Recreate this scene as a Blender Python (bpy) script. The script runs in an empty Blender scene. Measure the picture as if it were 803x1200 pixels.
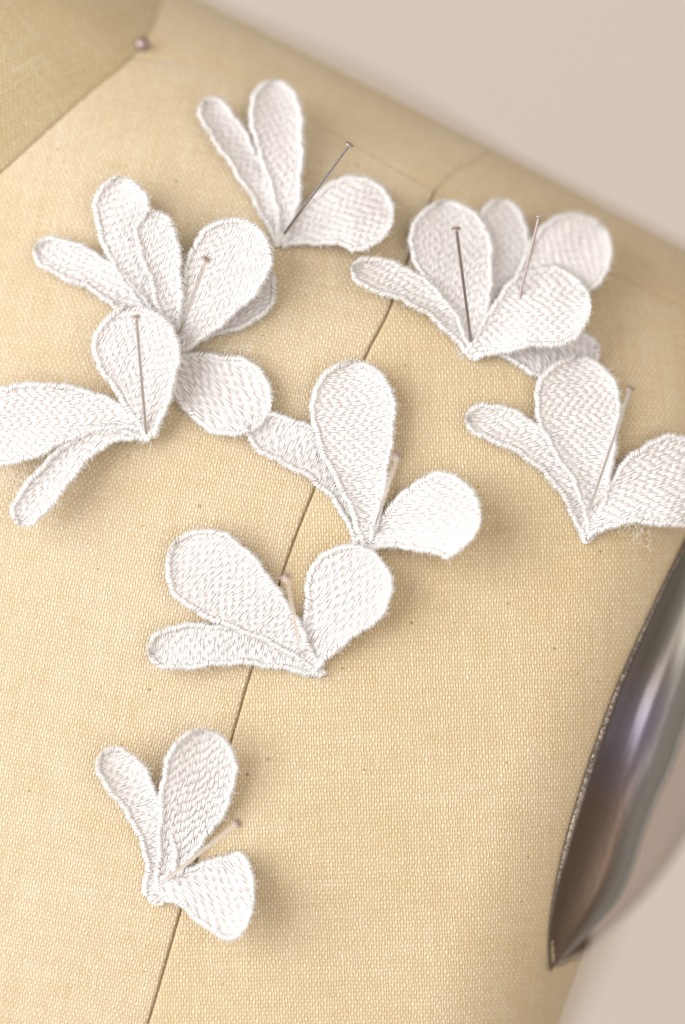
import bpy, math, random
import numpy as np
from mathutils import Matrix, Vector
random.seed(7); rng = np.random.default_rng(7)
R = math.radians
sc = bpy.context.scene
COL = sc.collection

# ------------------------------------------------------------------ camera, light, exposure
# Everything is modelled in millimetres in a local frame: x right, y up, z towards the lens,
# then the whole set is stood up in the room by M (the form is upright, the lens looks down at its shoulder).
D = 600.0            # lens to focal plane, mm
K = 0.18             # mm per photo pixel on the focal plane
CX, CY = 401.5, 600.0
M = Matrix.Translation((0, 0, 1.35)) @ Matrix.Rotation(R(62), 4, 'X') @ Matrix.Rotation(R(-18), 4, 'Z')

cam_d = bpy.data.cameras.new('camera'); cam = bpy.data.objects.new('camera', cam_d); COL.objects.link(cam)
cam.matrix_world = M @ Matrix.Translation((0, 0, D/1000))
cam_d.sensor_fit = 'VERTICAL'; cam_d.sensor_height = 36
cam_d.lens = 36*D/(1200*K)
cam_d.clip_start = 0.01; cam_d.clip_end = 50
cam_d.dof.use_dof = True
cam_d.dof.focus_distance = 0.598
cam_d.dof.aperture_fstop = 2.9
cam_d.dof.aperture_blades = 9
sc.camera = cam

w = bpy.data.worlds.new('World'); sc.world = w; w.use_nodes = True
bg = w.node_tree.nodes['Background']
bg.inputs[0].default_value = (1.0, 0.89, 0.785, 1); bg.inputs[1].default_value = 0.56

def area(name, loc_mm, size, power, color, target=(0, 0, 0)):
    l = bpy.data.lights.new(name, 'AREA'); l.shape = 'RECTANGLE'; l.size, l.size_y = size
    l.energy = power; l.color = color
    o = bpy.data.objects.new(name, l); COL.objects.link(o)
    p = M @ (Vector(loc_mm)/1000); t = M @ (Vector(target)/1000)
    o.matrix_world = Matrix.Translation(p) @ (t-p).to_track_quat('-Z', 'Y').to_matrix().to_4x4()
    return o
area('window_light', (-1080, 190, 880), (1.1, 1.4), 33, (0.975, 0.985, 1.0))
area('fill_light', (500, -100, 1900), (1.6, 1.6), 21, (1.0, 0.94, 0.87))  # added soft frontal fill, stands for no known source

sc.view_settings.view_transform = 'Standard'; sc.view_settings.look = 'None'
sc.view_settings.exposure = -0.02; sc.view_settings.gamma = 1
sc.cycles.max_bounces = 8

# ------------------------------------------------------------------ the body's surface as a height over the frame plane
def PX(px, py, z=0.0):
    return (px-CX)*K*(D-z)/D, -(py-CY)*K*(D-z)/D
def ell(t, T, H):
    """fall of a rounded edge: t = distance inside the edge line; 0 beyond T, then rounds down, steep below 0"""
    a = np.clip((T-t)/T, 0, 0.985)
    f = H*(1-np.sqrt(1-a*a))
    return f + np.clip(0.015*T-t, 0, None)*7.0
SH_T, SH_H = 62.0, 48.0
SD_T, SD_H = 34.0, 40.0
def lines(X, Y):
    x = X/K+CX; y = CY-Y/K
    v = (-(x-336)*.465 + (y+7)*.885)*K          # distance inside the shoulder outline
    s = ((702+(1165-y)*.35)-x)*.944*K            # distance inside the side outline
    return v, s
NECK = None
def smooth_neck(X, Y):
    d = -poly_signed(X, Y, NECK_XY)
    return d
def poly_dist(X, Y, pts):
    X = np.asarray(X, float); Y = np.asarray(Y, float)
    best = np.full(X.shape, 1e9); side = np.zeros(X.shape)
    for (x0, y0), (x1, y1) in zip(pts[:-1], pts[1:]):
        dx, dy = x1-x0, y1-y0; L2 = dx*dx+dy*dy
        t = np.clip(((X-x0)*dx+(Y-y0)*dy)/L2, 0, 1)
        qx, qy = X-(x0+t*dx), Y-(y0+t*dy)
        d = np.hypot(qx, qy); m = d < best-1e-9
        best = np.where(m, d, best); side = np.where(m, np.sign(dx*qy-dy*qx), side)
    return best, side
def catmull(P, n):
    P = np.asarray(P, float); Q = np.vstack([2*P[0]-P[1], P, 2*P[-1]-P[-2]]); out = []
    seg = len(P)-1
    t = np.linspace(0, seg, n); i = np.minimum(t.astype(int), seg-1); f = (t-i)[:, None]
    a, b, c, d = Q[i], Q[i+1], Q[i+2], Q[i+3]
    return .5*((2*b)+(-a+c)*f+(2*a-5*b+4*c-d)*f**2+(-a+3*b-3*c+d)*f**3)
neck_px = [(-170, 330), (-60, 262), (5, 205), (60, 152), (112, 100), (150, 62), (172, 20), (182, -40), (186, -110)]
NECK_XY = catmull([PX(*p, -18) for p in neck_px], 60)
def h(X, Y):
    X = np.asarray(X, float); Y = np.asarray(Y, float)
    v, s = lines(X, Y)
    z = -((X+5)**2 + (Y+45)**2)/(2*640) + 1.5
    z = z - ell(v, SH_T, SH_H) - ell(s, SD_T, SD_H)
    d, sd = poly_dist(X, Y, NECK_XY)
    dn = np.where(sd > 0, d, 0)
    z = z + np.where(dn > 0, 0.5*dn - .002*dn*dn, 0)
    return z
def on(px, py, lift=0.0):
    px = np.asarray(px, float); py = np.asarray(py, float)
    z = np.zeros(np.broadcast(px, py).shape)
    for _ in range(14):
        X, Y = PX(px, py, z)
        z = .25*z+.75*(h(X, Y)+lift)
    X, Y = PX(px, py, z)
    return np.stack([X, Y, z], -1)

# ------------------------------------------------------------------ materials
class NT:
    def __init__(s, name):
        s.m = bpy.data.materials.new(name); s.m.use_nodes = True; s.t = s.m.node_tree; s.N = s.t.nodes
        s.b = s.N['Principled BSDF']; s.out = s.N['Material Output']
    def n(s, typ, **kw):
        x = s.N.new(typ)
        for k, v in kw.items():
            if k.startswith('i_'):
                key = k[2:]; key = int(key) if key.isdigit() else key.replace('_', ' ')
                s.set(x.inputs[key], v)
            else: setattr(x, k, v)
        return x
    def set(s, sock, v):
        if isinstance(v, bpy.types.NodeSocket): s.t.links.new(v, sock)
        else: sock.default_value = v
    def m2(s, op, a, b=None, c=None):
        x = s.N.new('ShaderNodeMath'); x.operation = op
        s.set(x.inputs[0], a)
        if b is not None: s.set(x.inputs[1], b)
        if c is not None: s.set(x.inputs[2], c)
        return x.outputs[0]
    def mix(s, f, a, b, typ='MIX'):
        x = s.N.new('ShaderNodeMix'); x.data_type = 'RGBA'; x.blend_type = typ
        s.set(x.inputs[0], f); s.set(x.inputs[6], a); s.set(x.inputs[7], b); return x.outputs[2]
    def ramp(s, f, pts):
        x = s.N.new('ShaderNodeValToRGB'); s.set(x.inputs[0], f)
        e = x.color_ramp.elements
        while len(e) < len(pts): e.new(.5)
        for q, (p, c) in zip(e, pts): q.position = p; q.color = (c, c, c, 1) if not isinstance(c, tuple) else (*c, 1)
        return x.outputs[0]

def canvas(name, rot, tint=(1, 1, 1), warp_gain=1.0):
    g = NT(name)
    uv = g.n('ShaderNodeUVMap').outputs[0]
    mp = g.n('ShaderNodeMapping', i_Vector=uv); mp.inputs['Rotation'].default_value = (0, 0, R(rot))
    wob = g.n('ShaderNodeTexNoise', i_Vector=mp.outputs[0], i_Scale=.35, i_Detail=2.0)
    sub = g.n('ShaderNodeVectorMath', operation='SUBTRACT', i_0=wob.outputs['Color'], i_1=(.5, .5, .5))
    sca = g.n('ShaderNodeVectorMath', operation='SCALE', i_0=sub.outputs[0]); sca.inputs[3].default_value = 1.0
    wo2 = g.n('ShaderNodeTexNoise', i_Vector=mp.outputs[0], i_Scale=1.1, i_Detail=1.0)
    sb2 = g.n('ShaderNodeVectorMath', operation='SUBTRACT', i_0=wo2.outputs['Color'], i_1=(.5, .5, .5))
    sc2 = g.n('ShaderNodeVectorMath', operation='SCALE', i_0=sb2.outputs[0]); sc2.inputs[3].default_value = .28
    ad = g.n('ShaderNodeVectorMath', operation='ADD', i_0=mp.outputs[0], i_1=sca.outputs[0])
    ad2 = g.n('ShaderNodeVectorMath', operation='ADD', i_0=ad.outputs[0], i_1=sc2.outputs[0])
    sp = g.n('ShaderNodeSeparateXYZ', i_0=ad2.outputs[0])
    u = g.m2('DIVIDE', sp.outputs[0], .58); v = g.m2('DIVIDE', sp.outputs[1], .84)
    iu = g.m2('FLOOR', u); iv = g.m2('FLOOR', v)
    fu = g.m2('FRACT', u); fv = g.m2('FRACT', v)
    bu = g.m2('POWER', g.m2('SINE', g.m2('MULTIPLY', fu, math.pi)), .7)
    bv = g.m2('POWER', g.m2('SINE', g.m2('MULTIPLY', fv, math.pi)), .7)
    # per-thread parity
    pu = g.m2('SUBTRACT', 1, g.m2('MULTIPLY', 2, g.m2('MODULO', g.m2('ADD', iu, 100000), 2)))
    pv = g.m2('SUBTRACT', 1, g.m2('MULTIPLY', 2, g.m2('MODULO', g.m2('ADD', iv, 100000), 2)))
    su = g.m2('SINE', g.m2('MULTIPLY', g.m2('MODULO', g.m2('ADD', u, 100000), 2), math.pi))
    sv = g.m2('SINE', g.m2('MULTIPLY', g.m2('MODULO', g.m2('ADD', v, 100000), 2), math.pi))
    wu = g.m2('MULTIPLY', bu, g.m2('ADD', .5, g.m2('MULTIPLY', .5*warp_gain, g.m2('MULTIPLY', pu, sv))))
    wv = g.m2('MULTIPLY', bv, g.m2('ADD', .24, g.m2('MULTIPLY', -.22, g.m2('MULTIPLY', pv, su))))
    hh = g.m2('SMOOTH_MAX', wu, wv, .08)
    # thread to thread variation in height and colour
    cu = g.n('ShaderNodeCombineXYZ', i_0=iu, i_1=g.m2('MULTIPLY', v, .05)); cv = g.n('ShaderNodeCombineXYZ', i_0=g.m2('MULTIPLY', u, .05), i_1=iv, i_2=5.0)
    nu = g.n('ShaderNodeTexNoise', i_Vector=cu.outputs[0], i_Scale=.83, i_Detail=1.0).outputs[0]
    nv = g.n('ShaderNodeTexNoise', i_Vector=cv.outputs[0], i_Scale=.83, i_Detail=1.0).outputs[0]
    cell = g.n('ShaderNodeCombineXYZ', i_0=iu, i_1=iv)
    rc = g.n('ShaderNodeTexWhiteNoise', i_Vector=cell.outputs[0]).outputs[0]
    fib = g.n('ShaderNodeTexNoise', i_Vector=uv, i_Scale=7.0, i_Detail=3.0).outputs[0]
    var = g.m2('ADD', g.m2('MULTIPLY', nu, .8), g.m2('ADD', g.m2('MULTIPLY', nv, .6), g.m2('MULTIPLY', rc, .25)))   # ~.4..1.2
    hv = g.m2('ADD', g.m2('MULTIPLY', hh, g.m2('ADD', .45, g.m2('MULTIPLY', var, .6))), g.m2('MULTIPLY', fib, .22))
    c = g.mix(g.ramp(hv, [(.12, 0.0), (.85, 1.0)]), (.43*tint[0], .325*tint[1], .18*tint[2], 1), (.70*tint[0], .618*tint[1], .468*tint[2], 1))  # weave gaps darker: shade and dirt between threads mixed into the colour
    big = g.n('ShaderNodeTexNoise', i_Vector=uv, i_Scale=.028, i_Detail=3.0).outputs[0]
    c = g.mix(g.ramp(big, [(.35, 0.0), (.7, 1.0)]), c, (.965, .93, .87, 1), 'MULTIPLY')
    mid = g.n('ShaderNodeTexNoise', i_Vector=uv, i_Scale=.13, i_Detail=4.0, i_Roughness=.65).outputs[0]
    c = g.mix(g.ramp(mid, [(.45, 0.0), (.75, 1.0)]), c, (.965, .945, .91, 1), 'MULTIPLY')
    vr = g.ramp(var, [(.5, (.93, .90, .84)), (1.0, (1.0, 1.0, 1.0))])
    c = g.mix(.8, c, vr, 'MULTIPLY')
    # darker flecks of husk spun into the cotton
    vo = g.n('ShaderNodeTexVoronoi', i_Vector=uv, i_Scale=.2); 
    fl = g.m2('LESS_THAN', vo.outputs['Distance'], g.m2('MULTIPLY', g.n('ShaderNodeSeparateColor', i_0=vo.outputs['Color']).outputs[0], .075))
    c = g.mix(g.m2('MULTIPLY', fl, .6), c, (.20, .10, .04, 1))
    sl = g.n('ShaderNodeMapping', i_Vector=mp.outputs[0]); sl.inputs['Scale'].default_value = (.09, 1.1, 1)
    sn = g.n('ShaderNodeTexNoise', i_Vector=sl.outputs[0], i_Scale=1.0, i_Detail=2.0).outputs[0]
    s2 = g.n('ShaderNodeMapping', i_Vector=mp.outputs[0]); s2.inputs['Scale'].default_value = (1.5, .07, 1)
    sm = g.n('ShaderNodeTexNoise', i_Vector=s2.outputs[0], i_Scale=1.0, i_Detail=2.0).outputs[0]
    slub = g.m2('MAXIMUM', g.ramp(sn, [(.62, 0.0), (.72, 1.0)]), g.ramp(sm, [(.64, 0.0), (.74, 1.0)]))
    c = g.mix(g.m2('MULTIPLY', slub, .2), c, (.74, .65, .49, 1))
    hv = g.m2('ADD', hv, g.m2('MULTIPLY', slub, .22))
    g.set(g.b.inputs['Base Color'], c)
    g.b.inputs['Roughness'].default_value = .85
    g.b.inputs['Specular IOR Level'].default_value = .25
    g.b.inputs['Sheen Weight'].default_value = .15
    bp = g.n('ShaderNodeBump', i_Height=hv, i_Distance=.00026); bp.inputs['Strength'].default_value = 1.0
    g.set(g.b.inputs['Normal'], bp.outputs[0])
    return g.m

def lace_mat(name, col, rough, trans, sheen=.3, bump=0.0):
    g = NT(name)
    g.b.inputs['Base Color'].default_value = (*col, 1); g.b.inputs['Roughness'].default_value = rough
    g.b.inputs['Sheen Weight'].default_value = sheen
    g.b.inputs['Specular IOR Level'].default_value = .55
    if bump:
        co = g.n('ShaderNodeTexCoord').outputs['Object']
        no = g.n('ShaderNodeTexNoise', i_Vector=co, i_Scale=2600.0, i_Detail=2.0)
        bp = g.n('ShaderNodeBump', i_Height=no.outputs[0], i_Distance=bump); g.set(g.b.inputs['Normal'], bp.outputs[0])
    tr = g.n('ShaderNodeBsdfTranslucent', i_Color=(*col, 1))
    mx = g.n('ShaderNodeMixShader', i_0=trans, i_1=g.b.outputs[0], i_2=tr.outputs[0])
    g.set(g.out.inputs[0], mx.outputs[0])
    return g.m
MAT_BODY = lace_mat('lace_ground', (.955, .93, .92), .75, .4, .3, .0003)
MAT_STITCH = lace_mat('silk_thread', (.965, .945, .94), .27, .4, .2)
MAT_CORD = lace_mat('edge_thread', (.97, .955, .95), .3, .4, .25)
MAT_FUZZ = lace_mat('loose_fibre', (.96, .95, .94), .6, .45, .2)

def metal(name, col, rough, bump=0):
    g = NT(name); g.b.inputs['Metallic'].default_value = 1
    g.b.inputs['Base Color'].default_value = (*col, 1); g.b.inputs['Roughness'].default_value = rough
    return g
MAT_PIN = metal('pin_steel', (.70, .66, .64), .12).m
MAT_PIN_BRIGHT = metal('pin_bright_steel', (.97, .95, .93), .22).m
MAT_PIN_GREY = metal('pin_grey_steel', (.40, .36, .34), .16).m
MAT_PIN_DULL = metal('pin_dull_steel', (.36, .29, .28), .42).m
MAT_PIN_HEAD = metal('pin_head_steel', (.58, .48, .45), .2).m

# ------------------------------------------------------------------ mesh helpers
def mesh_obj(name, V, F, mat, parent=None, origin=(0, 0, 0), smooth=True, uv=None):
    """V in mm in the local frame, origin in mm; children of a thing share its origin"""
    me = bpy.data.meshes.new(name)
    V = (np.asarray(V, float)-np.asarray(origin, float))/1000.0
    F = np.asarray(F)
    me.vertices.add(len(V)); me.vertices.foreach_set('co', V.ravel())
    k = F.shape[1]
    me.loops.add(F.size); me.loops.foreach_set('vertex_index', F.ravel().astype(np.int32))
    me.polygons.add(len(F)); me.polygons.foreach_set('loop_start', np.arange(0, F.size, k, dtype=np.int32))
    me.polygons.foreach_set('loop_total', np.full(len(F), k, dtype=np.int32))
    if uv is not None:
        L = me.uv_layers.new(name='UVMap'); L.data.foreach_set('uv', np.asarray(uv)[F.ravel()].astype(np.float32).ravel())
    me.update(calc_edges=True)
    if smooth: me.polygons.foreach_set('use_smooth', np.ones(len(F), dtype=bool))
    me.validate()
    me.materials.append(mat)
    o = bpy.data.objects.new(name, me); COL.objects.link(o)
    if parent is not None: o.parent = parent
    else: o.location = Vector(origin)/1000
    return o
def thing(name, origin, label, cat, group=None):
    o = bpy.data.objects.new(name, None); COL.objects.link(o); o.location = Vector([float(c) for c in origin])/1000
    o.empty_display_size = .005
    o['label'] = label; o['category'] = cat
    if group: o['group'] = group
    return o
def grid_faces(nu, nv, off=0):
    i, j = np.meshgrid(np.arange(nu-1), np.arange(nv-1), indexing='ij')
    a = (i*nv+j).ravel()+off
    return np.stack([a, a+nv, a+nv+1, a+1], -1)
def tubes(P, r, sides):
    """P (N,k,3) polylines, r (N,k) radii -> verts, quads"""
    N, k, _ = P.shape
    T = np.gradient(P, axis=1); T /= np.linalg.norm(T, axis=2, keepdims=True)+1e-9
    ref = np.array([0.05, 0.03, 1.0]); S = np.cross(T, ref); S /= np.linalg.norm(S, axis=2, keepdims=True)+1e-9
    U = np.cross(S, T)
    a = np.arange(sides)*2*math.pi/sides
    V = P[:, :, None, :] + r[:, :, None, None]*(np.cos(a)[None, None, :, None]*S[:, :, None, :]+np.sin(a)[None, None, :, None]*U[:, :, None, :])
    V = V.reshape(-1, 3)
    n, i, s = np.meshgrid(np.arange(N), np.arange(k-1), np.arange(sides), indexing='ij')
    b = (n*k+i)*sides; s2 = (s+1) % sides
    F = np.stack([b+s, b+s2, b+sides+s2, b+sides+s], -1).reshape(-1, 4)
    return V, F
def tube1(P, r, sides, caps=True):
    P = np.asarray(P, float)[None]; r = np.asarray(r, float)[None]
    return tubes(P, r, sides)

# ------------------------------------------------------------------ wall
g = NT('wall_paint')
no = g.n('ShaderNodeTexNoise', i_Scale=1.3, i_Detail=3.0)
g.set(g.b.inputs['Base Color'], g.mix(no.outputs[0], (.455, .40, .365, 1), (.50, .44, .40, 1)))
g.b.inputs['Roughness'].default_value = .9
wall = mesh_obj('wall', [(-2500, -1600, -620), (2500, -1600, -620), (2500, 1600, -620), (-2500, 1600, -620)], [(0, 1, 2, 3)], g.m, smooth=False)
wall['kind'] = 'structure'; wall['label'] = 'plain pinkish grey wall far behind the dress form'

# ------------------------------------------------------------------ dress form
form = thing('dress_form', (0, 0, -60), 'cream canvas covered dress form, shoulder and upper chest with sewn panel seams', 'dress form')
FO = (0, 0, -60)
def XY(px, py):
    p = on(px, py); return (float(p[0]), float(p[1]))
princess = [XY(*p) for p in [(96, 1420), (140, 1300), (175, 1195), (207, 1085), (240, 975), (270, 872), (297, 778), (325, 690), (348, 625), (372, 565), (402, 488), (430, 415), (455, 366), (484, 290), (510, 224)]]
CROSS = princess[-1]
shoulder_a = [XY(*p) for p in [(150, 62), (225, 78), (300, 108), (355, 134), (410, 166), (462, 196), (510, 224)]]
shoulder_b = [XY(*p) for p in [(510, 224), (560, 247), (620, 275), (700, 312), (770, 345)]]
sx, sy = shoulder_b[-1]; shoulder_b += [(sx+18, sy-9), (sx+44, sy-23)]
NP = shoulder_a[0]
# neck seam in the plan of the surface, starting at the neck point
neck_low = [tuple(p) for p in NECK_XY]
ni = int(np.argmin([math.hypot(p[0]-NP[0], p[1]-NP[1]) for p in neck_low])); NP = neck_low[ni]; shoulder_a[0] = NP
neck_l = neck_low[:ni]+[NP]; neck_u = [NP]+neck_low[ni+1:]
back_s = [CROSS, (CROSS[0]+5.0, CROSS[1]+5.5), (CROSS[0]+9, CROSS[1]+8.0), (CROSS[0]+15, CROSS[1]+13), (CROSS[0]+22, CROSS[1]+18)]

def resample(P, ts):
    P = np.asarray(P, float)
    if len(P) > 2: P = catmull(P, 200) if len(P) < 40 else P
    d = np.r_[0, np.cumsum(np.hypot(*np.diff(P, axis=0).T))]; d /= d[-1]
    return np.stack([np.interp(ts, d, P[:, 0]), np.interp(ts, d, P[:, 1])], -1)
def clustered(n, a=True, b=True, L=100.0):
    """0..1 with several very fine steps next to both ends"""
    e = np.array([0, .09, .18, .27, .38, .55, .8, 1.2, 1.7, 2.3])/L
    mid = np.linspace(2.3/L, 1-2.3/L, n)[1:-1]
    return np.r_[e, mid, 1-e[::-1]]
SEAMS = []
def excess(T, H):
    t = np.linspace(-30, T, 600); f = ell(t, T, H); s = np.gradient(f, t)
    e = np.sqrt(1+s*s)-1; E = np.cumsum(e[::-1])[::-1]*(t[1]-t[0]); return t, E
tv, Ev = excess(SH_T, SH_H); ts_, Es = excess(SD_T, SD_H)
def panel(name, bottom, right, top, left, mat, nu, nv, seams, cut=None, label=None):
    """Coons patch over four border curves (bottom l->r, right b->t, top l->r, left b->t)"""
    Lu = float(np.hypot(*(np.array(bottom[-1])-np.array(bottom[0])))) or 60; Lv = 150.0
    us = clustered(nu, L=max(Lu, 60)); vs = clustered(nv, L=Lv)
    B, T_ = resample(bottom, us), resample(top, us); L_, R_ = resample(left, vs), resample(right, vs)
    U, V = us[:, None, None], vs[None, :, None]
    P = (1-V)*B[:, None]+V*T_[:, None]+(1-U)*L_[None]+U*R_[None] - ((1-U)*(1-V)*B[0]+U*(1-V)*B[-1]+(1-U)*V*T_[0]+U*V*T_[-1])
    X, Y = P[..., 0], P[..., 1]
    Z = h(X, Y)
    for s in seams:
        d, _ = poly_dist(X, Y, resample(s, np.linspace(0, 1, 120)))
        main = s is princess
        al_ = (X*.33+Y*.94)
        Z = Z - .10*np.exp(-(d/2.6)**2)*(.5+.5*np.sin(al_*1.9+1.5*np.sin(al_*.31)))*(1 if main else .5)
        Z = Z - (1.0 if main else .25)*np.exp(-(d/.26)**1.5) - (.07 if main else .03)*np.exp(-(d/1.8)**2)
    v, s = lines(X, Y)
    ev = np.interp(v, tv, Ev); es = np.interp(s, ts_, Es)
    UX = X + ev*.465 + es*.944; UY = Y + ev*.885 + es*.33
    Vt = np.stack([X, Y, Z], -1).reshape(-1, 3); F = grid_faces(len(us), len(vs))
    if cut is not None:
        keep = ~cut(Vt[F].mean(1)); F = F[keep]
    o = mesh_obj(name, Vt, F, mat, form, FO, uv=np.stack([UX, UY], -1).reshape(-1, 2))
    if label: o['label'] = label
    return o

# armhole plate outline in photo pixels
tipB, tipT = np.array([646.0, 1138.0]), np.array([852.0, 530.0])
front_px = catmull([(646, 1138), (643, 1100), (649, 1050), (662, 990), (679, 930), (697, 875), (720, 812), (748, 748), (779, 682), (803, 634), (828, 580), (852, 530)], 160)
right_px = catmull([(646, 1138), (676, 1108), (702, 1082), (728, 1050), (744, 1012), (757, 972), (774, 930), (789, 898), (806, 845), (826, 780), (846, 690), (852, 530)], 160)
ring_in = on(front_px[:, 0]+3, front_px[:, 1])[:, :2]
def in_arm(P):
    """right of the front rim, between the two tips"""
    Yv = P[:, 1]; X = P[:, 0]
    o = np.argsort(ring_in[:, 1])
    xr = np.interp(Yv, ring_in[o, 1], ring_in[o, 0])
    return (X > xr+.4) & (Yv < ring_in[:, 1].max()) & (Yv > ring_in[:, 1].min()+1)

MC1 = canvas('canvas_left', 11, (1.0, 1.0, 1.02), 1.0)
MC2 = canvas('canvas_right', -2, (.985, .965, .93))
MC3 = canvas('canvas_back', 24, (.985, .965, .93))
MC4 = canvas('canvas_neck', -38, (.86, .845, .76))
bl = (-118.0, princess[0][1]-2)
panel('fabric_panel', [bl, princess[0]], princess, neck_l+shoulder_a[1:], [bl, neck_l[0]], MC1, 230, 260, [princess, neck_l, shoulder_a], label='left front canvas panel between neck seam and long seam')
br = (96.0, princess[0][1]-6)
panel('fabric_panel', [princess[0], br], princess, shoulder_b, None, MC2, 10, 10, []) if False else None
panel('fabric_panel', [princess[0], br], [br, shoulder_b[-1]], shoulder_b, princess, MC2, 260, 260, [princess, shoulder_b], in_arm, 'right front canvas panel beside the metal armhole plate')
tl = neck_u[-1]
panel('fabric_panel', shoulder_a, back_s, [tl, (tl[0]+45, tl[1]+5), back_s[-1]], neck_u, MC3, 120, 90, [shoulder_a, neck_u, back_s], label='back shoulder canvas panel')
panel('fabric_panel', shoulder_b, [shoulder_b[-1], (shoulder_b[-1][0]+12, shoulder_b[-1][1]+20)], [back_s[-1], (shoulder_b[-1][0]+12, shoulder_b[-1][1]+20)], back_s, MC3, 90, 60, [shoulder_b, back_s], label='back shoulder canvas panel towards the arm')
nl = neck_low[0]
panel('neck_panel', neck_l+neck_u[1:], [tl, (tl[0]-4, tl[1]+8)], [(nl[0]-8, tl[1]+8), (tl[0]-4, tl[1]+8)], [nl, (nl[0]-8, tl[1]+8)], MC4, 120, 70, [neck_l+neck_u[1:]], label='neck canvas panel with diagonal weave')

# seam threads lying in the grooves: small stitches every 1.5 mm
g = NT('seam_thread'); g.b.inputs['Base Color'].default_value = (.27, .175, .075, 1); g.b.inputs['Roughness'].default_value = .8
MAT_SEAM = g.m
for pts, n in ((princess, 200), (shoulder_a, 60), (shoulder_b, 70), (neck_l, 90), (neck_u, 30), (back_s, 24)):
    q = resample(pts, np.linspace(0, 1, n+1)); a, b = q[:-1], q[1:]
    k = 4; t = np.linspace(.02, .98, k)[None, :, None]
    P2 = a[:, None]*(1-t)+b[:, None]*t
    Z = h(P2[..., 0], P2[..., 1])-(.68 if pts is princess else .3)+.12*np.sin(np.pi*t[..., 0])
    V, F = tubes(np.dstack([P2, Z]), np.tile(np.array([.06, .11, .11, .06])*(1 if pts is princess else .6), (len(a), 1)), 4)
    o = mesh_obj('seam_stitching', V, F, MAT_SEAM, form, FO); o['kind'] = 'stuff'

# ------------------------------------------------------------------ metal armhole plate
g = metal('armhole_steel', (.3, .27, .25), .3)
co = g.n('ShaderNodeTexCoord').outputs['Object']
n1 = g.n('ShaderNodeTexNoise', i_Vector=co, i_Scale=26.0, i_Detail=4.0).outputs[0]
n3 = g.n('ShaderNodeTexNoise', i_Vector=co, i_Scale=500.0, i_Detail=3.0).outputs[0]
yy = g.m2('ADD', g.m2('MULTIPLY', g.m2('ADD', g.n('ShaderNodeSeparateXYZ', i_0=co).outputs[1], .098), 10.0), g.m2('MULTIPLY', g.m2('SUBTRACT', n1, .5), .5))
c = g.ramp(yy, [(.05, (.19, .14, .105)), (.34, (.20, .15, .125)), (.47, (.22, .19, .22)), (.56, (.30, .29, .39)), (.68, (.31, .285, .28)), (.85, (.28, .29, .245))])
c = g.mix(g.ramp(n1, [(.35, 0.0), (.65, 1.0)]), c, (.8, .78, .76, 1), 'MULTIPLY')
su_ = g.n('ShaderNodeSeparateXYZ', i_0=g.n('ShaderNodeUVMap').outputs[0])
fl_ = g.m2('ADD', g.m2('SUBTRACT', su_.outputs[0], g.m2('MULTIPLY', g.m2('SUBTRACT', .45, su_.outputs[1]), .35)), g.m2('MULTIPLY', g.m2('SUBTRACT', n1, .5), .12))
c = g.mix(g.ramp(fl_, [(.60, 0.0), (.80, 1.0)]), c, (.34, .335, .32, 1))     # paler outer flank: wall reflection put into the colour
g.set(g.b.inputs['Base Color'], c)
g.set(g.b.inputs['Roughness'], g.m2('ADD', .27, g.m2('MULTIPLY', n1, .22)))
sc_ = g.n('ShaderNodeMapping', i_Vector=co); sc_.inputs['Scale'].default_value = (900, 60, 120); sc_.inputs['Rotation'].default_value = (0, 0, .35)
n4 = g.n('ShaderNodeTexNoise', i_Vector=sc_.outputs[0], i_Scale=1.0, i_Detail=3.0).outputs[0]
n3 = g.m2('ADD', n3, g.m2('MULTIPLY', n4, .9))
bp = g.n('ShaderNodeBump', i_Height=n3, i_Distance=.00004); g.set(g.b.inputs['Normal'], bp.outputs[0])
MAT_PLATE = g.m
g = metal('armhole_rim', (.42, .36, .3), .42)
co = g.n('ShaderNodeTexCoord').outputs['Object']
n1 = g.n('ShaderNodeTexNoise', i_Vector=co, i_Scale=1500.0, i_Detail=4.0, i_Roughness=.7).outputs[0]
n0 = g.n('ShaderNodeTexNoise', i_Vector=co, i_Scale=60.0, i_Detail=2.0).outputs[0]
ch = g.ramp(g.m2('ADD', g.m2('MULTIPLY', n1, .7), g.m2('MULTIPLY', n0, .3)), [(.45, 0.0), (.53, 1.0)])
g.set(g.b.inputs['Base Color'], g.mix(ch, (.20, .16, .13, 1), (.07, .055, .045, 1)))
g.set(g.b.inputs['Metallic'], g.m2('SUBTRACT', 1, g.m2('MULTIPLY', ch, .8)))
g.set(g.b.inputs['Roughness'], g.m2('ADD', .35, g.m2('MULTIPLY', ch, .4)))
MAT_RIM = g.m
plate = thing('armhole_plate_tmp', FO, 'x', 'x')
bpy.data.objects.remove(plate)
na = 120
tt = np.linspace(0, 1, na)
def al(P, t):
    d = np.r_[0, np.cumsum(np.hypot(*np.diff(P, axis=0).T))]; d /= d[-1]
    return np.stack([np.interp(t, d, P[:, 0]), np.interp(t, d, P[:, 1])], -1)
Fp = al(front_px, tt); Rp = al(right_px, tt)
edge3 = on(Fp[:, 0], Fp[:, 1], 0.0)
# smooth the depth along the rim
zf = edge3[:, 2].copy(); zf = np.convolve(np.pad(zf, 8, mode='edge'), np.ones(17)/17, mode='valid')
def at(pxy, z):
    X, Y = PX(pxy[..., 0], pxy[..., 1], z); return np.stack([X, Y, z], -1)
env = np.sin(np.pi*np.clip(tt, 0, 1))**.55
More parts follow.
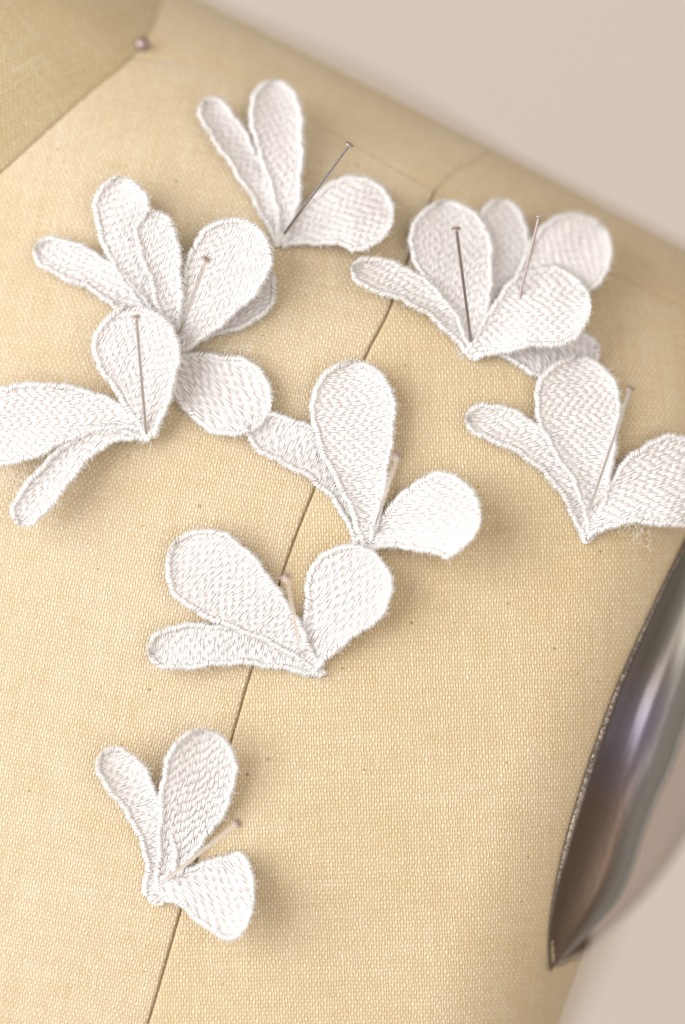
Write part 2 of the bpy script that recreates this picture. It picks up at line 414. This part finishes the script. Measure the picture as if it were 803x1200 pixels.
# cross sections: (fraction across, depth below the rim in mm, scaled)
prof_s = np.array([0, .03, .06, .10, .16, .24, .33, .42, .50, .58, .66, .74, .82, .89, .95, 1.0, 1.0, .97])
prof_z = np.array([0, .0, -.02, -.10, -.22, -.36, -.47, -.53, -.565, -.59, -.61, -.65, -.73, -.82, -.91, -1.0, -1.5, -2.0])
dep = 13*env+2
rows = []
for s, pz in zip(prof_s, prof_z):
    p = Fp*(1-s)+Rp*s
    wob = 1.0*np.sin(np.pi*s)*np.sin(7.0*tt+2.0*s)+1.2*np.exp(-((s-.5)/.12)**2)*np.exp(-((tt-.52)/.10)**2)
    rows.append(at(p, zf+0.6+pz*dep+wob*env))
# refine across
rows = np.array(rows); q = np.linspace(0, len(rows)-1, 90)
cm = np.stack([catmull(rows[:, i], 90) for i in range(na)], 1)
V = cm.reshape(-1, 3)
suv = np.stack(np.meshgrid(catmull(np.stack([prof_s, prof_s], -1), 90)[:, 0], tt, indexing='ij'), -1).reshape(-1, 2)
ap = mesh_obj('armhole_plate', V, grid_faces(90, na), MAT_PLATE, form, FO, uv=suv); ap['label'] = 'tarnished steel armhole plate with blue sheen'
# rolled rim: flat lip with rounded edges, standing 1.2 mm proud of the canvas
lip = []
tang = np.gradient(Fp, axis=0); tang /= np.linalg.norm(tang, axis=1, keepdims=True)
nrm = np.stack([-tang[:, 1], tang[:, 0]], -1)   # to the right of travel upwards = towards plate?
if nrm[60, 0] < 0: nrm = -nrm
wid = 7.0*np.clip(np.sin(np.pi*np.clip(tt*1.0, 0, 1))*1.6, .3, 1)*(1-.25*np.cos(tt*9))
for a_, dz in [(-.08, -2.0), (-.1, .1), (-.02, .75), (.15, 1.0), (.5, 1.1), (.85, .95), (1.0, .5), (1.03, -1.5)]:
    p = Fp+nrm*(wid*a_)[:, None]
    lip.append(at(p, zf+dz+.35+.12*np.sin(tt*40)*.4))
rim = mesh_obj('rim', np.array(lip).reshape(-1, 3), grid_faces(len(lip), na), MAT_RIM, ap); rim.location = (0, 0, 0)
rim.data.transform(Matrix.Translation((-FO[0]/1000, -FO[1]/1000, -FO[2]/1000)))
# brownish grey band set behind the plate, well out of focus
g = NT('rear_band'); g.b.inputs['Base Color'].default_value = (.44, .37, .33, 1); g.b.inputs['Roughness'].default_value = .7
far_px = catmull([(642, 1142), (668, 1128), (700, 1106), (735, 1072), (768, 1035), (803, 985), (835, 920), (860, 820), (870, 650)], na)
a3 = at(far_px, np.full(na, -66.0)); b3 = at(catmull([(650, 1120), (668, 1100), (690, 1070), (715, 1030), (735, 990), (755, 930), (780, 860), (810, 780), (840, 650)], na), np.full(na, -58.0))
c3 = a3+np.array([-1, 1, -6.0])
sh = np.array([b3, .5*(a3+b3)+np.array([0, 0, 2.0]), a3, c3])
lin = mesh_obj('rear_band', sh.reshape(-1, 3), grid_faces(4, na), g.m, form, FO)

# ------------------------------------------------------------------ lace flowers
def inside_fn(P, HW, L, s_arr):
    def f(q):
        d = np.hypot(q[:, None, 0]-P[None, :, 0], q[:, None, 1]-P[None, :, 1])
        i = d.argmin(1); dist = d[np.arange(len(q)), i]
        t = P[np.minimum(i+1, len(P)-1)]-P[np.maximum(i-1, 0)]
        side = np.sign(t[:, 0]*(q[:, 1]-P[i, 1])-t[:, 1]*(q[:, 0]-P[i, 0]))
        return i, dist, side
    return f
CHUNK = 1200
def petal(parent, origin, pts, lifts, roll=0.0, cup=1.0, ang=60, slen=11, gap=1.85, fuzz=1.0, step=4.4, label=None, arch=.165, cap=1.0, tufts=()):
    """pts: (x, y, half width) in photo pixels from base to tip, lifts: mm off the canvas from base to tip"""
    n = 110
    C = catmull([(x, y, w) for x, y, w in pts], 400)
    d = np.r_[0, np.cumsum(np.hypot(*np.diff(C[:, :2], axis=0).T))]; L = d[-1]
    tq = np.sin(np.linspace(0, math.pi/2, n)); s = tq*L
    P = np.stack([np.interp(s, d, C[:, 0]), np.interp(s, d, C[:, 1])], -1)
    hw = np.interp(s, d, C[:, 2]); hw = hw+1.0*np.sin(s/7.3+random.random()*6)+.6*np.sin(s/2.9+random.random()*6); c = min(max(hw[-n//3:].max()*cap, 6), L*.6)
    hw = hw*np.sqrt(np.clip(1-np.clip((s-(L-c))/c, 0, 1)**2, 0, 1))
    ph = random.uniform(0, 6)
    T = np.gradient(P, axis=0); T /= np.linalg.norm(T, axis=1, keepdims=True)+1e-9
    Nn = np.stack([-T[:, 1], T[:, 0]], -1)
    lf = catmull([(l*.85, 0) for l in lifts], 60)[:, 0]
    LF = np.interp(s/L, np.linspace(0, 1, 60), lf)
    def lift(i, wv):      # i index along, wv signed -1..1
        u = s[i]/L
        return LF[i] + roll*wv*np.sin(math.pi*np.clip(u, 0, 1)*.75) + cup*(wv*wv-.3)*np.clip(u*2, 0, 1) + .18*np.sin(9*u+3*wv+ph)
    # cloth ground, top and bottom skins
    nw = 17; wv = np.sin(np.linspace(-math.pi/2, math.pi/2, nw))
    I = np.repeat(np.arange(n), nw); W = np.tile(wv, n)
    q = P[I]+Nn[I]*(W*hw[I]*.97)[:, None]
    top = on(q[:, 0], q[:, 1], lift(I, W)); bot = on(q[:, 0], q[:, 1], lift(I, W)-.4*np.sqrt(np.clip(1-W*W, .12, 1)))
    F1 = grid_faces(n, nw); F2 = grid_faces(n, nw, n*nw)[:, ::-1]
    e = []
    for k in range(n-1):
        for j0, fl in ((0, 0), (nw-1, 1)):
            a, b = k*nw+j0, (k+1)*nw+j0
            e.append((a, b, b+n*nw, a+n*nw) if fl else (b, a, a+n*nw, b+n*nw))
    F = np.vstack([F1, F2, np.array(e)])
    body = mesh_obj('petal', np.vstack([top, bot]), F, MAT_BODY, parent, origin)
    if label: body['label'] = label
    f = inside_fn(P, hw, L, s)
    def place(q, extra):
        """pixel points -> on top of the petal + extra mm"""
        i, dist, side = f(q); wv_ = np.clip(side*dist/np.maximum(hw[i], 1.0), -1.25, 1.25)
        return on(q[:, 0], q[:, 1], lift(i, wv_)+extra)
    # --- filling stitches, brick-laid
    a = R(ang); dv = np.array([math.cos(a), -math.sin(a)]); nv_ = np.array([-dv[1], dv[0]])
    cen = P.mean(0); ext = L*.8+30
    st = []
    m = int(ext/gap)
    ts = np.arange(-ext, ext, 1.5)
    offs = np.arange(-m, m)
    qq = cen+nv_*(offs*gap)[:, None, None]+dv*ts[None, :, None]
    flat = qq.reshape(-1, 2)
    bb = (np.abs(flat[:, 0]-cen[0]) < ext) & (np.abs(flat[:, 1]-cen[1]) < ext)
    ins = np.zeros(len(flat), bool)
    idx = np.nonzero(bb)[0]
    for k in range(0, len(idx), 6000):
        jj = idx[k:k+6000]; i, dist, side = f(flat[jj]); ins[jj] = dist < hw[i]-3.6
    ins = ins.reshape(len(offs), len(ts))
    for r_i, off in enumerate(offs):
        row = ins[r_i]
        if not row.any(): continue
        dd = np.diff(np.r_[0, row.astype(int), 0]); A = np.nonzero(dd == 1)[0]; B_ = np.nonzero(dd == -1)[0]-1
        phase = (((off//3) % 2)*slen*.5+((off//6) % 3-1)*1.0+(off % 3)*.5+random.uniform(-1.1, 1.1)) % slen + random.uniform(-.7, .7)
        for a0, b0 in zip(A, B_):
            t0, t1 = ts[a0], ts[b0]
            if t1-t0 < 3: continue
            cuts = [t0]+[x for x in np.arange(math.floor((t0-phase)/slen)*slen+phase, t1, slen) if t0+3 < x < t1-3]+[t1]
            for c0, c1 in zip(cuts[:-1], cuts[1:]):
                j = random.uniform(-.35, .35)
                st.append((cen+nv_*(off*gap+j)+dv*(c0-.6), cen+nv_*(off*gap+j+random.uniform(-.9, .9))+dv*(c1+.6)))
    if st:
        st = np.array(st); k = 5; t = np.linspace(0, 1, k)
        q = st[:, :1]*(1-t[None, :, None])+st[:, 1:]*t[None, :, None]
        q = q+nv_*(1.3*np.sin((q@dv)/14+ph)+.5*np.sin((q@dv)/5.5+2*ph))[..., None]+dv*(1.5*np.sin((q@nv_)/9+ph))[..., None]
        N = len(st); ar = arch*np.clip(np.hypot(*(st[:, 1]-st[:, 0]).T)/slen, .35, 1.2)*rng.uniform(.7, 1.25, N)
        ex = (np.array([-.15, .05, .05, .05, -.15])[None]+np.array([0, .75, 1, .75, 0])[None]*ar[:, None]).ravel()+.10+np.repeat(rng.uniform(-.05, .07, N), k)
        P3 = place(q.reshape(-1, 2), ex).reshape(N, k, 3)
        r = np.array([.55, 1, 1.08, 1, .55])[None]*rng.uniform(.155, .215, N)[:, None]
        V, F = tubes(P3, r, 5)
        o = mesh_obj('stitching', V, F, MAT_STITCH, body, (0, 0, 0)); shift(o, origin); o['kind'] = 'stuff'
    # --- satin edge cord
    out = np.vstack([P+Nn*hw[:, None], (P-Nn*hw[:, None])[::-1]])
    dd = np.r_[0, np.cumsum(np.hypot(*np.diff(out, axis=0).T))]; per = dd[-1]
    ne = int(per/1.6); e0 = np.linspace(0, per, ne)+rng.uniform(-.5, .5, ne)
    O = np.stack([np.interp(e0, dd, out[:, 0]), np.interp(e0, dd, out[:, 1])], -1)
    e1 = np.clip(e0+2.6, 0, per); O1 = np.stack([np.interp(e1, dd, out[:, 0]), np.interp(e1, dd, out[:, 1])], -1)
    e2 = np.clip(e0-2.6, 0, per); O2 = np.stack([np.interp(e2, dd, out[:, 0]), np.interp(e2, dd, out[:, 1])], -1)
    tn = O1-O2; tn /= np.linalg.norm(tn, axis=1, keepdims=True)+1e-9; inn = np.stack([-tn[:, 1], tn[:, 0]], -1)
    test = f(O+inn*3); bad = test[1] > f(O-inn*3)[1]; inn[bad] *= -1
    cw = np.minimum(7.2, np.interp(e0, dd, np.r_[hw, hw[::-1]])*.9+2.5)*rng.uniform(.85, 1.1, ne)
    k = 6; ta = np.linspace(0, 1, k)
    q = (O-inn*rng.uniform(.5, 1.7, (ne, 1)))[:, None]+inn[:, None]*(cw*1.0)[:, None, None]*ta[None, :, None]+tn[:, None]*(3.2*ta[None, :, None]+rng.uniform(-.5, .5, (ne, 1, 1)))
    ex = np.tile(np.array([-.5, .2, .52, .6, .38, .0]), (ne, 1))*rng.uniform(.85, 1.15, (ne, 1))+.08
    P3 = place(q.reshape(-1, 2), ex.ravel()).reshape(ne, k, 3)
    V, F = tubes(P3, np.tile([.14, .2, .22, .22, .2, .12], (ne, 1))*rng.uniform(.85, 1.15, (ne, 1)), 5)
    o = mesh_obj('edge_cord', V, F, MAT_CORD, body, (0, 0, 0)); shift(o, origin); o['kind'] = 'stuff'
    # --- loose fibres along the edge and on the face
    nf = int(per*3.0*fuzz); ee = rng.uniform(0, per, nf)
    O = np.stack([np.interp(ee, dd, out[:, 0]), np.interp(ee, dd, out[:, 1])], -1)
    io = np.clip((ee/per*ne).astype(int), 0, ne-1)
    base = O+inn[io]*rng.uniform(-1, 5, nf)[:, None]
    th = np.arctan2(-inn[io][:, 1], -inn[io][:, 0])+rng.normal(0, .75, nf)
    ln = rng.gamma(1.5, 1.5, nf)+1.2; curl = rng.normal(0, 1.5, nf)
    for tx, ty, td, ts2, tnn, tl in tufts:      # frayed net threads
        tnn = int(tnn*.45); tl = tl*1.25
        base = np.vstack([base, np.array([tx, ty])+rng.normal(0, ts2, (tnn, 2))]); th = np.r_[th, R(td)+rng.normal(0, .6, tnn)]
        ln = np.r_[ln, rng.uniform(.5, 1.2, tnn)*tl]; curl = np.r_[curl, rng.normal(0, 2.6, tnn)]; nf += tnn
    k = 6; q = [base]; cur = base.copy()
    for j in range(k-1):
        cur = cur+np.stack([np.cos(th), np.sin(th)], -1)*(ln/(k-1))[:, None]; th = th+curl/(k-1); q.append(cur.copy())
    q = np.stack(q, 1); up = rng.normal(.1, .45, nf)
    ex = .2+up[:, None]*np.linspace(0, 1, k)[None]*1.3
    P3 = place(q.reshape(-1, 2), ex.ravel()).reshape(nf, k, 3)
    V, F = tubes(P3, np.tile(np.linspace(.045, .02, k), (nf, 1))*rng.uniform(.7, 1.3, (nf, 1)), 3)
    o = mesh_obj('loose_fibres', V, F, MAT_FUZZ, body, (0, 0, 0)); shift(o, origin); o['kind'] = 'stuff'
    return body
def shift(o, origin):
    # sub-parts were built in absolute millimetres: bring them to the thing's origin
    o.data.transform(Matrix.Translation(tuple(-float(c)/1000 for c in origin)))

G = 'white embroidered lace flowers pinned to the dress form'
def flower(label, base, petals, base_lift=.8):
    org = on(base[0], base[1], 0.0)
    t = thing('lace_flower', org, label, 'lace flower', G)
    for p in petals: petal(t, org, **p)
    return t

FLOWERS = [
 ('three petalled lace flower nearest the shoulder seam, highest on the form and out of focus', (327, 282), [
   dict(pts=[(328, 286, 5), (312, 240, 11), (288, 190, 17), (262, 148, 19), (240, 117, 16)], lifts=[.8, 2, 4, 6], roll=-.5, ang=40),
   dict(pts=[(329, 286, 5), (336, 240, 14), (331, 190, 24), (324, 140, 30), (319, 94, 26)], lifts=[.8, 3, 7, 10], roll=.6, ang=75),
   dict(pts=[(328, 284, 6), (356, 268, 20), (395, 252, 38), (425, 250, 44), (461, 252, 40)], lifts=[.9, 2, 5, 6], roll=1, ang=30)]),
 ('lace flower at upper left lying under a second flower, its narrow petal pointing left', (190, 380), [
   dict(pts=[(195, 400, 6), (160, 362, 16), (120, 325, 20), (80, 305, 22), (41, 290, 18)], lifts=[.8, 2, 3, 4], ang=20),
   dict(pts=[(200, 395, 6), (180, 345, 22), (158, 295, 31), (144, 250, 33), (137, 208, 28)], lifts=[.8, 3, 5, 7], ang=65, roll=.6),
   dict(pts=[(200, 404, 6), (235, 378, 22), (270, 350, 38), (296, 335, 34), (318, 318, 26)], lifts=[.7, 1.2, 1.5, 1.5], ang=30)]),
 ('crisp lace flower at upper left lying over another, small petal upright in its middle', (205, 405), [
   dict(pts=[(206, 412, 5), (200, 370, 13), (194, 325, 19), (185, 285, 24), (174, 249, 22)], lifts=[3, 6, 9, 11], ang=70, slen=11),
   dict(pts=[(204, 412, 6), (228, 378, 24), (252, 335, 42), (272, 302, 47), (293, 260, 42)], lifts=[3, 6, 8, 10], ang=65, roll=.8),
   dict(tufts=[(225, 424, -50, 11, 40, 13), (262, 412, -30, 9, 45, 12), (284, 414, -60, 5, 30, 12)], pts=[(176, 420, 7), (210, 434, 24), (246, 454, 42), (276, 468, 47), (310, 492, 42)], lifts=[1.8, 1.5, 2.2, 3.2], ang=-42, slen=17, step=5.6, arch=.38)]),
 ('lace flower running out of the left edge of the view, its petals spread like wings', (172, 503), [
   dict(pts=[(176, 512, 5), (120, 484, 20), (60, 486, 38), (10, 498, 46), (-42, 500, 44)], lifts=[4, 6, 8, 9], ang=5, slen=11),
   dict(tufts=[(22, 565, -120, 12, 80, 16)], pts=[(176, 508, 5), (130, 508, 11), (90, 530, 16), (55, 568, 20), (20, 612, 18)], lifts=[4, 6, 8, 9], ang=48, slen=12),
   dict(tufts=[(172, 512, 110, 5, 50, 11)], pts=[(176, 514, 6), (172, 470, 28), (165, 425, 47), (155, 395, 50), (146, 360, 44)], lifts=[4, 7, 9, 10], ang=62, roll=.6)]),
 ('soft focus lace flower below the shoulder seam, partly hidden by a crisp petal in front', (600, 405), [
   dict(pts=[(592, 400, 6), (592, 350, 18), (594, 305, 27), (589, 270, 29), (584, 234, 24)], lifts=[.8, 2, 4, 6], ang=80),
   dict(pts=[(596, 400, 6), (622, 360, 26), (650, 320, 42), (676, 292, 47), (706, 264, 40)], lifts=[.8, 4, 8, 11], ang=-40, slen=14),
   dict(tufts=[(650, 430, 60, 14, 80, 12)], pts=[(575, 398, 6), (605, 410, 16), (640, 416, 27), (670, 414, 28), (702, 408, 22)], lifts=[.7, 1, 1.5, 2], ang=-55, slen=16)]),
 ('upper right lace flower with an upright pin and its right petal in crisp focus', (550, 412), [
   dict(tufts=[(546, 414, 190, 4, 40, 12)], pts=[(556, 416, 6), (520, 368, 13), (487, 340, 18), (452, 325, 20), (413, 314, 17)], lifts=[.9, 3, 5, 7], ang=20),
   dict(pts=[(556, 416, 6), (552, 360, 23), (537, 310, 43), (526, 280, 47), (518, 236, 42)], lifts=[.9, 3, 5, 6], ang=80, roll=.5),
   dict(pts=[(550, 416, 7), (582, 392, 24), (622, 366, 44), (648, 358, 48), (690, 346, 44)], lifts=[1.5, 5, 8, 11], roll=1.8, ang=2, slen=12, arch=.26)]),
 ('lace flower cut by the right edge of the view, above the metal armhole plate', (688, 620), [
   dict(pts=[(690, 634, 6), (668, 570, 14), (632, 525, 19), (592, 500, 22), (547, 488, 18)], lifts=[.8, 1.5, 2.5, 3], ang=15),
   dict(pts=[(694, 622, 6), (694, 565, 22), (682, 505, 44), (677, 465, 50), (677, 417, 44)], lifts=[1.4, 2.5, 3, 4], ang=10, slen=11),
   dict(tufts=[(745, 618, 100, 9, 70, 13)], pts=[(683, 626, 8), (718, 596, 22), (760, 573, 46), (795, 563, 54), (842, 556, 48)], lifts=[1, 4, 8, 13], ang=20, slen=12, roll=2.5, arch=.26)]),
 ('lace flower in the middle, across the long seam, right petal brightly lit', (430, 635), [
   dict(pts=[(428, 648, 7), (412, 585, 19), (378, 540, 26), (335, 516, 27), (291, 500, 20)], lifts=[.6, .9, 2, 3], ang=60, slen=15, step=3.2),
   dict(pts=[(430, 640, 6), (428, 585, 22), (418, 520, 43), (414, 476, 49), (414, 423, 44)], lifts=[2, 3.4, 4, 4.5], ang=8, slen=11, step=5),
   dict(pts=[(420, 638, 9), (455, 622, 21), (495, 608, 42), (522, 603, 50), (563, 602, 46)], lifts=[1, 4, 8, 12], ang=8, slen=13, roll=2.5, arch=.26)]),
 ('lace flower lying across the seam below the centre, narrow petal pointing left', (366, 785), [
   dict(tufts=[(378, 788, 20, 6, 45, 10), (182, 776, 110, 5, 25, 9)], pts=[(378, 786, 9), (335, 768, 17), (280, 757, 21), (225, 757, 26), (174, 764, 22)], lifts=[.9, 1.5, 3, 4], ang=78, slen=14, step=3),
   dict(pts=[(368, 778, 7), (328, 735, 24), (275, 692, 44), (242, 667, 48), (206, 634, 42)], lifts=[1.5, 3, 4, 5], ang=48, slen=13),
   dict(pts=[(358, 788, 9), (378, 745, 26), (400, 706, 46), (410, 686, 51), (424, 640, 46)], lifts=[.9, 2.5, 4, 6], roll=2, ang=57, slen=17, arch=.26)]),
 ('lowest lace flower on the form, alone, with one bright petal folded downwards', (188, 1040), [
   dict(pts=[(184, 1049, 16), (189, 1003, 19), (172, 955, 20), (150, 915, 25), (120, 882, 22)], lifts=[.9, 1.5, 4, 8], ang=20, slen=13),
   dict(pts=[(190, 1044, 9), (208, 990, 24), (226, 940, 40), (235, 905, 42), (240, 855, 38)], lifts=[.9, 2, 5, 9], ang=75, slen=12, roll=-1.5, arch=.26),
   dict(cap=.55, pts=[(186, 1040, 12), (214, 1040, 22), (244, 1045, 39), (272, 1050, 52), (298, 1053, 54)], lifts=[1, 3, 6, 9], ang=-38, slen=17, roll=3.5, step=5.5, arch=.38)]),
]
for lab, base, ps in FLOWERS: flower(lab, base, ps)

# ------------------------------------------------------------------ pins
def revolve(p0, axis, prof, sides=20):
    axis = np.asarray(axis, float)/np.linalg.norm(axis)
    s = np.cross(axis, [0.3, .9, .1]); s /= np.linalg.norm(s); u = np.cross(s, axis)
    a = np.arange(sides)*2*math.pi/sides; ring = np.cos(a)[:, None]*s+np.sin(a)[:, None]*u
    V = np.vstack([np.asarray(p0)+axis*t+ring*r for t, r in prof]); F = []
    for k in range(len(prof)-1):
        for j in range(sides):
            F.append((k*sides+j, k*sides+(j+1) % sides, (k+1)*sides+(j+1) % sides, (k+1)*sides+j))
    return V, F
def pin(label, head, foot, zh, zf_, rs=.33, rh=1.0, into=7.0, mat=None):
    f3 = on(foot[0], foot[1], zf_)
    zz = f3[2]+zh-zf_
    X, Y = PX(head[0], head[1], zz); h3 = np.array([X, Y, zz])
    ax = (h3-f3)/np.linalg.norm(h3-f3)
    org = f3
    t = thing('straight_pin', org, label, 'pin', 'steel dressmaking pins stuck through the lace')
    L = np.linalg.norm(h3-f3)
    V, F = revolve(f3-ax*into, ax, [(0, .01), (2.2, rs), (into+L-.5, rs), (into+L, rs*1.25)], 14)
    mesh_obj('shaft', V, F, mat or MAT_PIN, t, org)
    V, F = revolve(h3, ax, [(-.32, .02), (-.34, rs*1.1), (-.22, rh*.8), (-.04, rh), (.10, rh*.93), (.22, rh*.6), (.26, .01)], 24)
    mesh_obj('pin_head', V, F, MAT_PIN_HEAD, t, org)
pin('pin leaning right in the highest, out of focus flower', (410, 169), (331, 277), 14, 1, mat=MAT_PIN_GREY)
pin('short pin slanting through the round petal at upper left', (242, 304), (212, 386), 26, 8)
pin('upright pin in the flower at the left edge of the view', (160, 371), (171, 501), 17, 5.0, into=3)
pin('upright pin at the foot of the crisp upper right flower', (535, 268), (553, 405), 16, 1.5, mat=MAT_PIN_GREY)
pin('pin standing behind the crisp upper right petal beside the round petal', (632, 254), (598, 392), 3.2, 0.2, mat=MAT_PIN_DULL)
pin('long pin leaning right at the foot of the right edge flower', (739, 455), (689, 604), 17, 1.2, rs=.32, mat=MAT_PIN_BRIGHT)
pin('pin pointing towards the viewer in the middle flower', (466, 534), (437, 625), 27, 2.5, rs=.31, rh=1.0, mat=MAT_PIN_BRIGHT)
pin('pin pointing towards the viewer in the flower below the centre', (336, 676), (352, 764), 27, 2.5, rs=.31, rh=1.0, mat=MAT_PIN_BRIGHT)
pin('pin leaning right in the lowest flower', (279, 964), (198, 1028), 22, 2.5, rs=.37, rh=1.15, mat=MAT_PIN_BRIGHT)
# pin pressed into the neck corner, seen on its head
p3 = on(167, 52, 1.2)
t = thing('straight_pin', p3, 'blurred pin head pressed in where the neck and shoulder seams meet', 'pin')
ax = np.array([.25, -.1, 1.0])
V, F = revolve(p3, ax, [(-9, .01), (-6, .3), (-.3, .3)], 12); mesh_obj('shaft', V, F, MAT_PIN, t, p3)
V, F = revolve(p3, ax, [(-.6, .05), (-.55, .9), (-.2, 1.5), (.3, 1.55), (.75, 1.1), (.95, .5), (1.0, .01)], 24); mesh_obj('pin_head', V, F, MAT_PIN_DULL, t, p3)

# ------------------------------------------------------------------ stand the set up in the room
for o in list(COL.objects):
    if o.parent is None and o.type in ('MESH', 'EMPTY'):
        o.matrix_world = M @ Matrix.Translation(o.location)
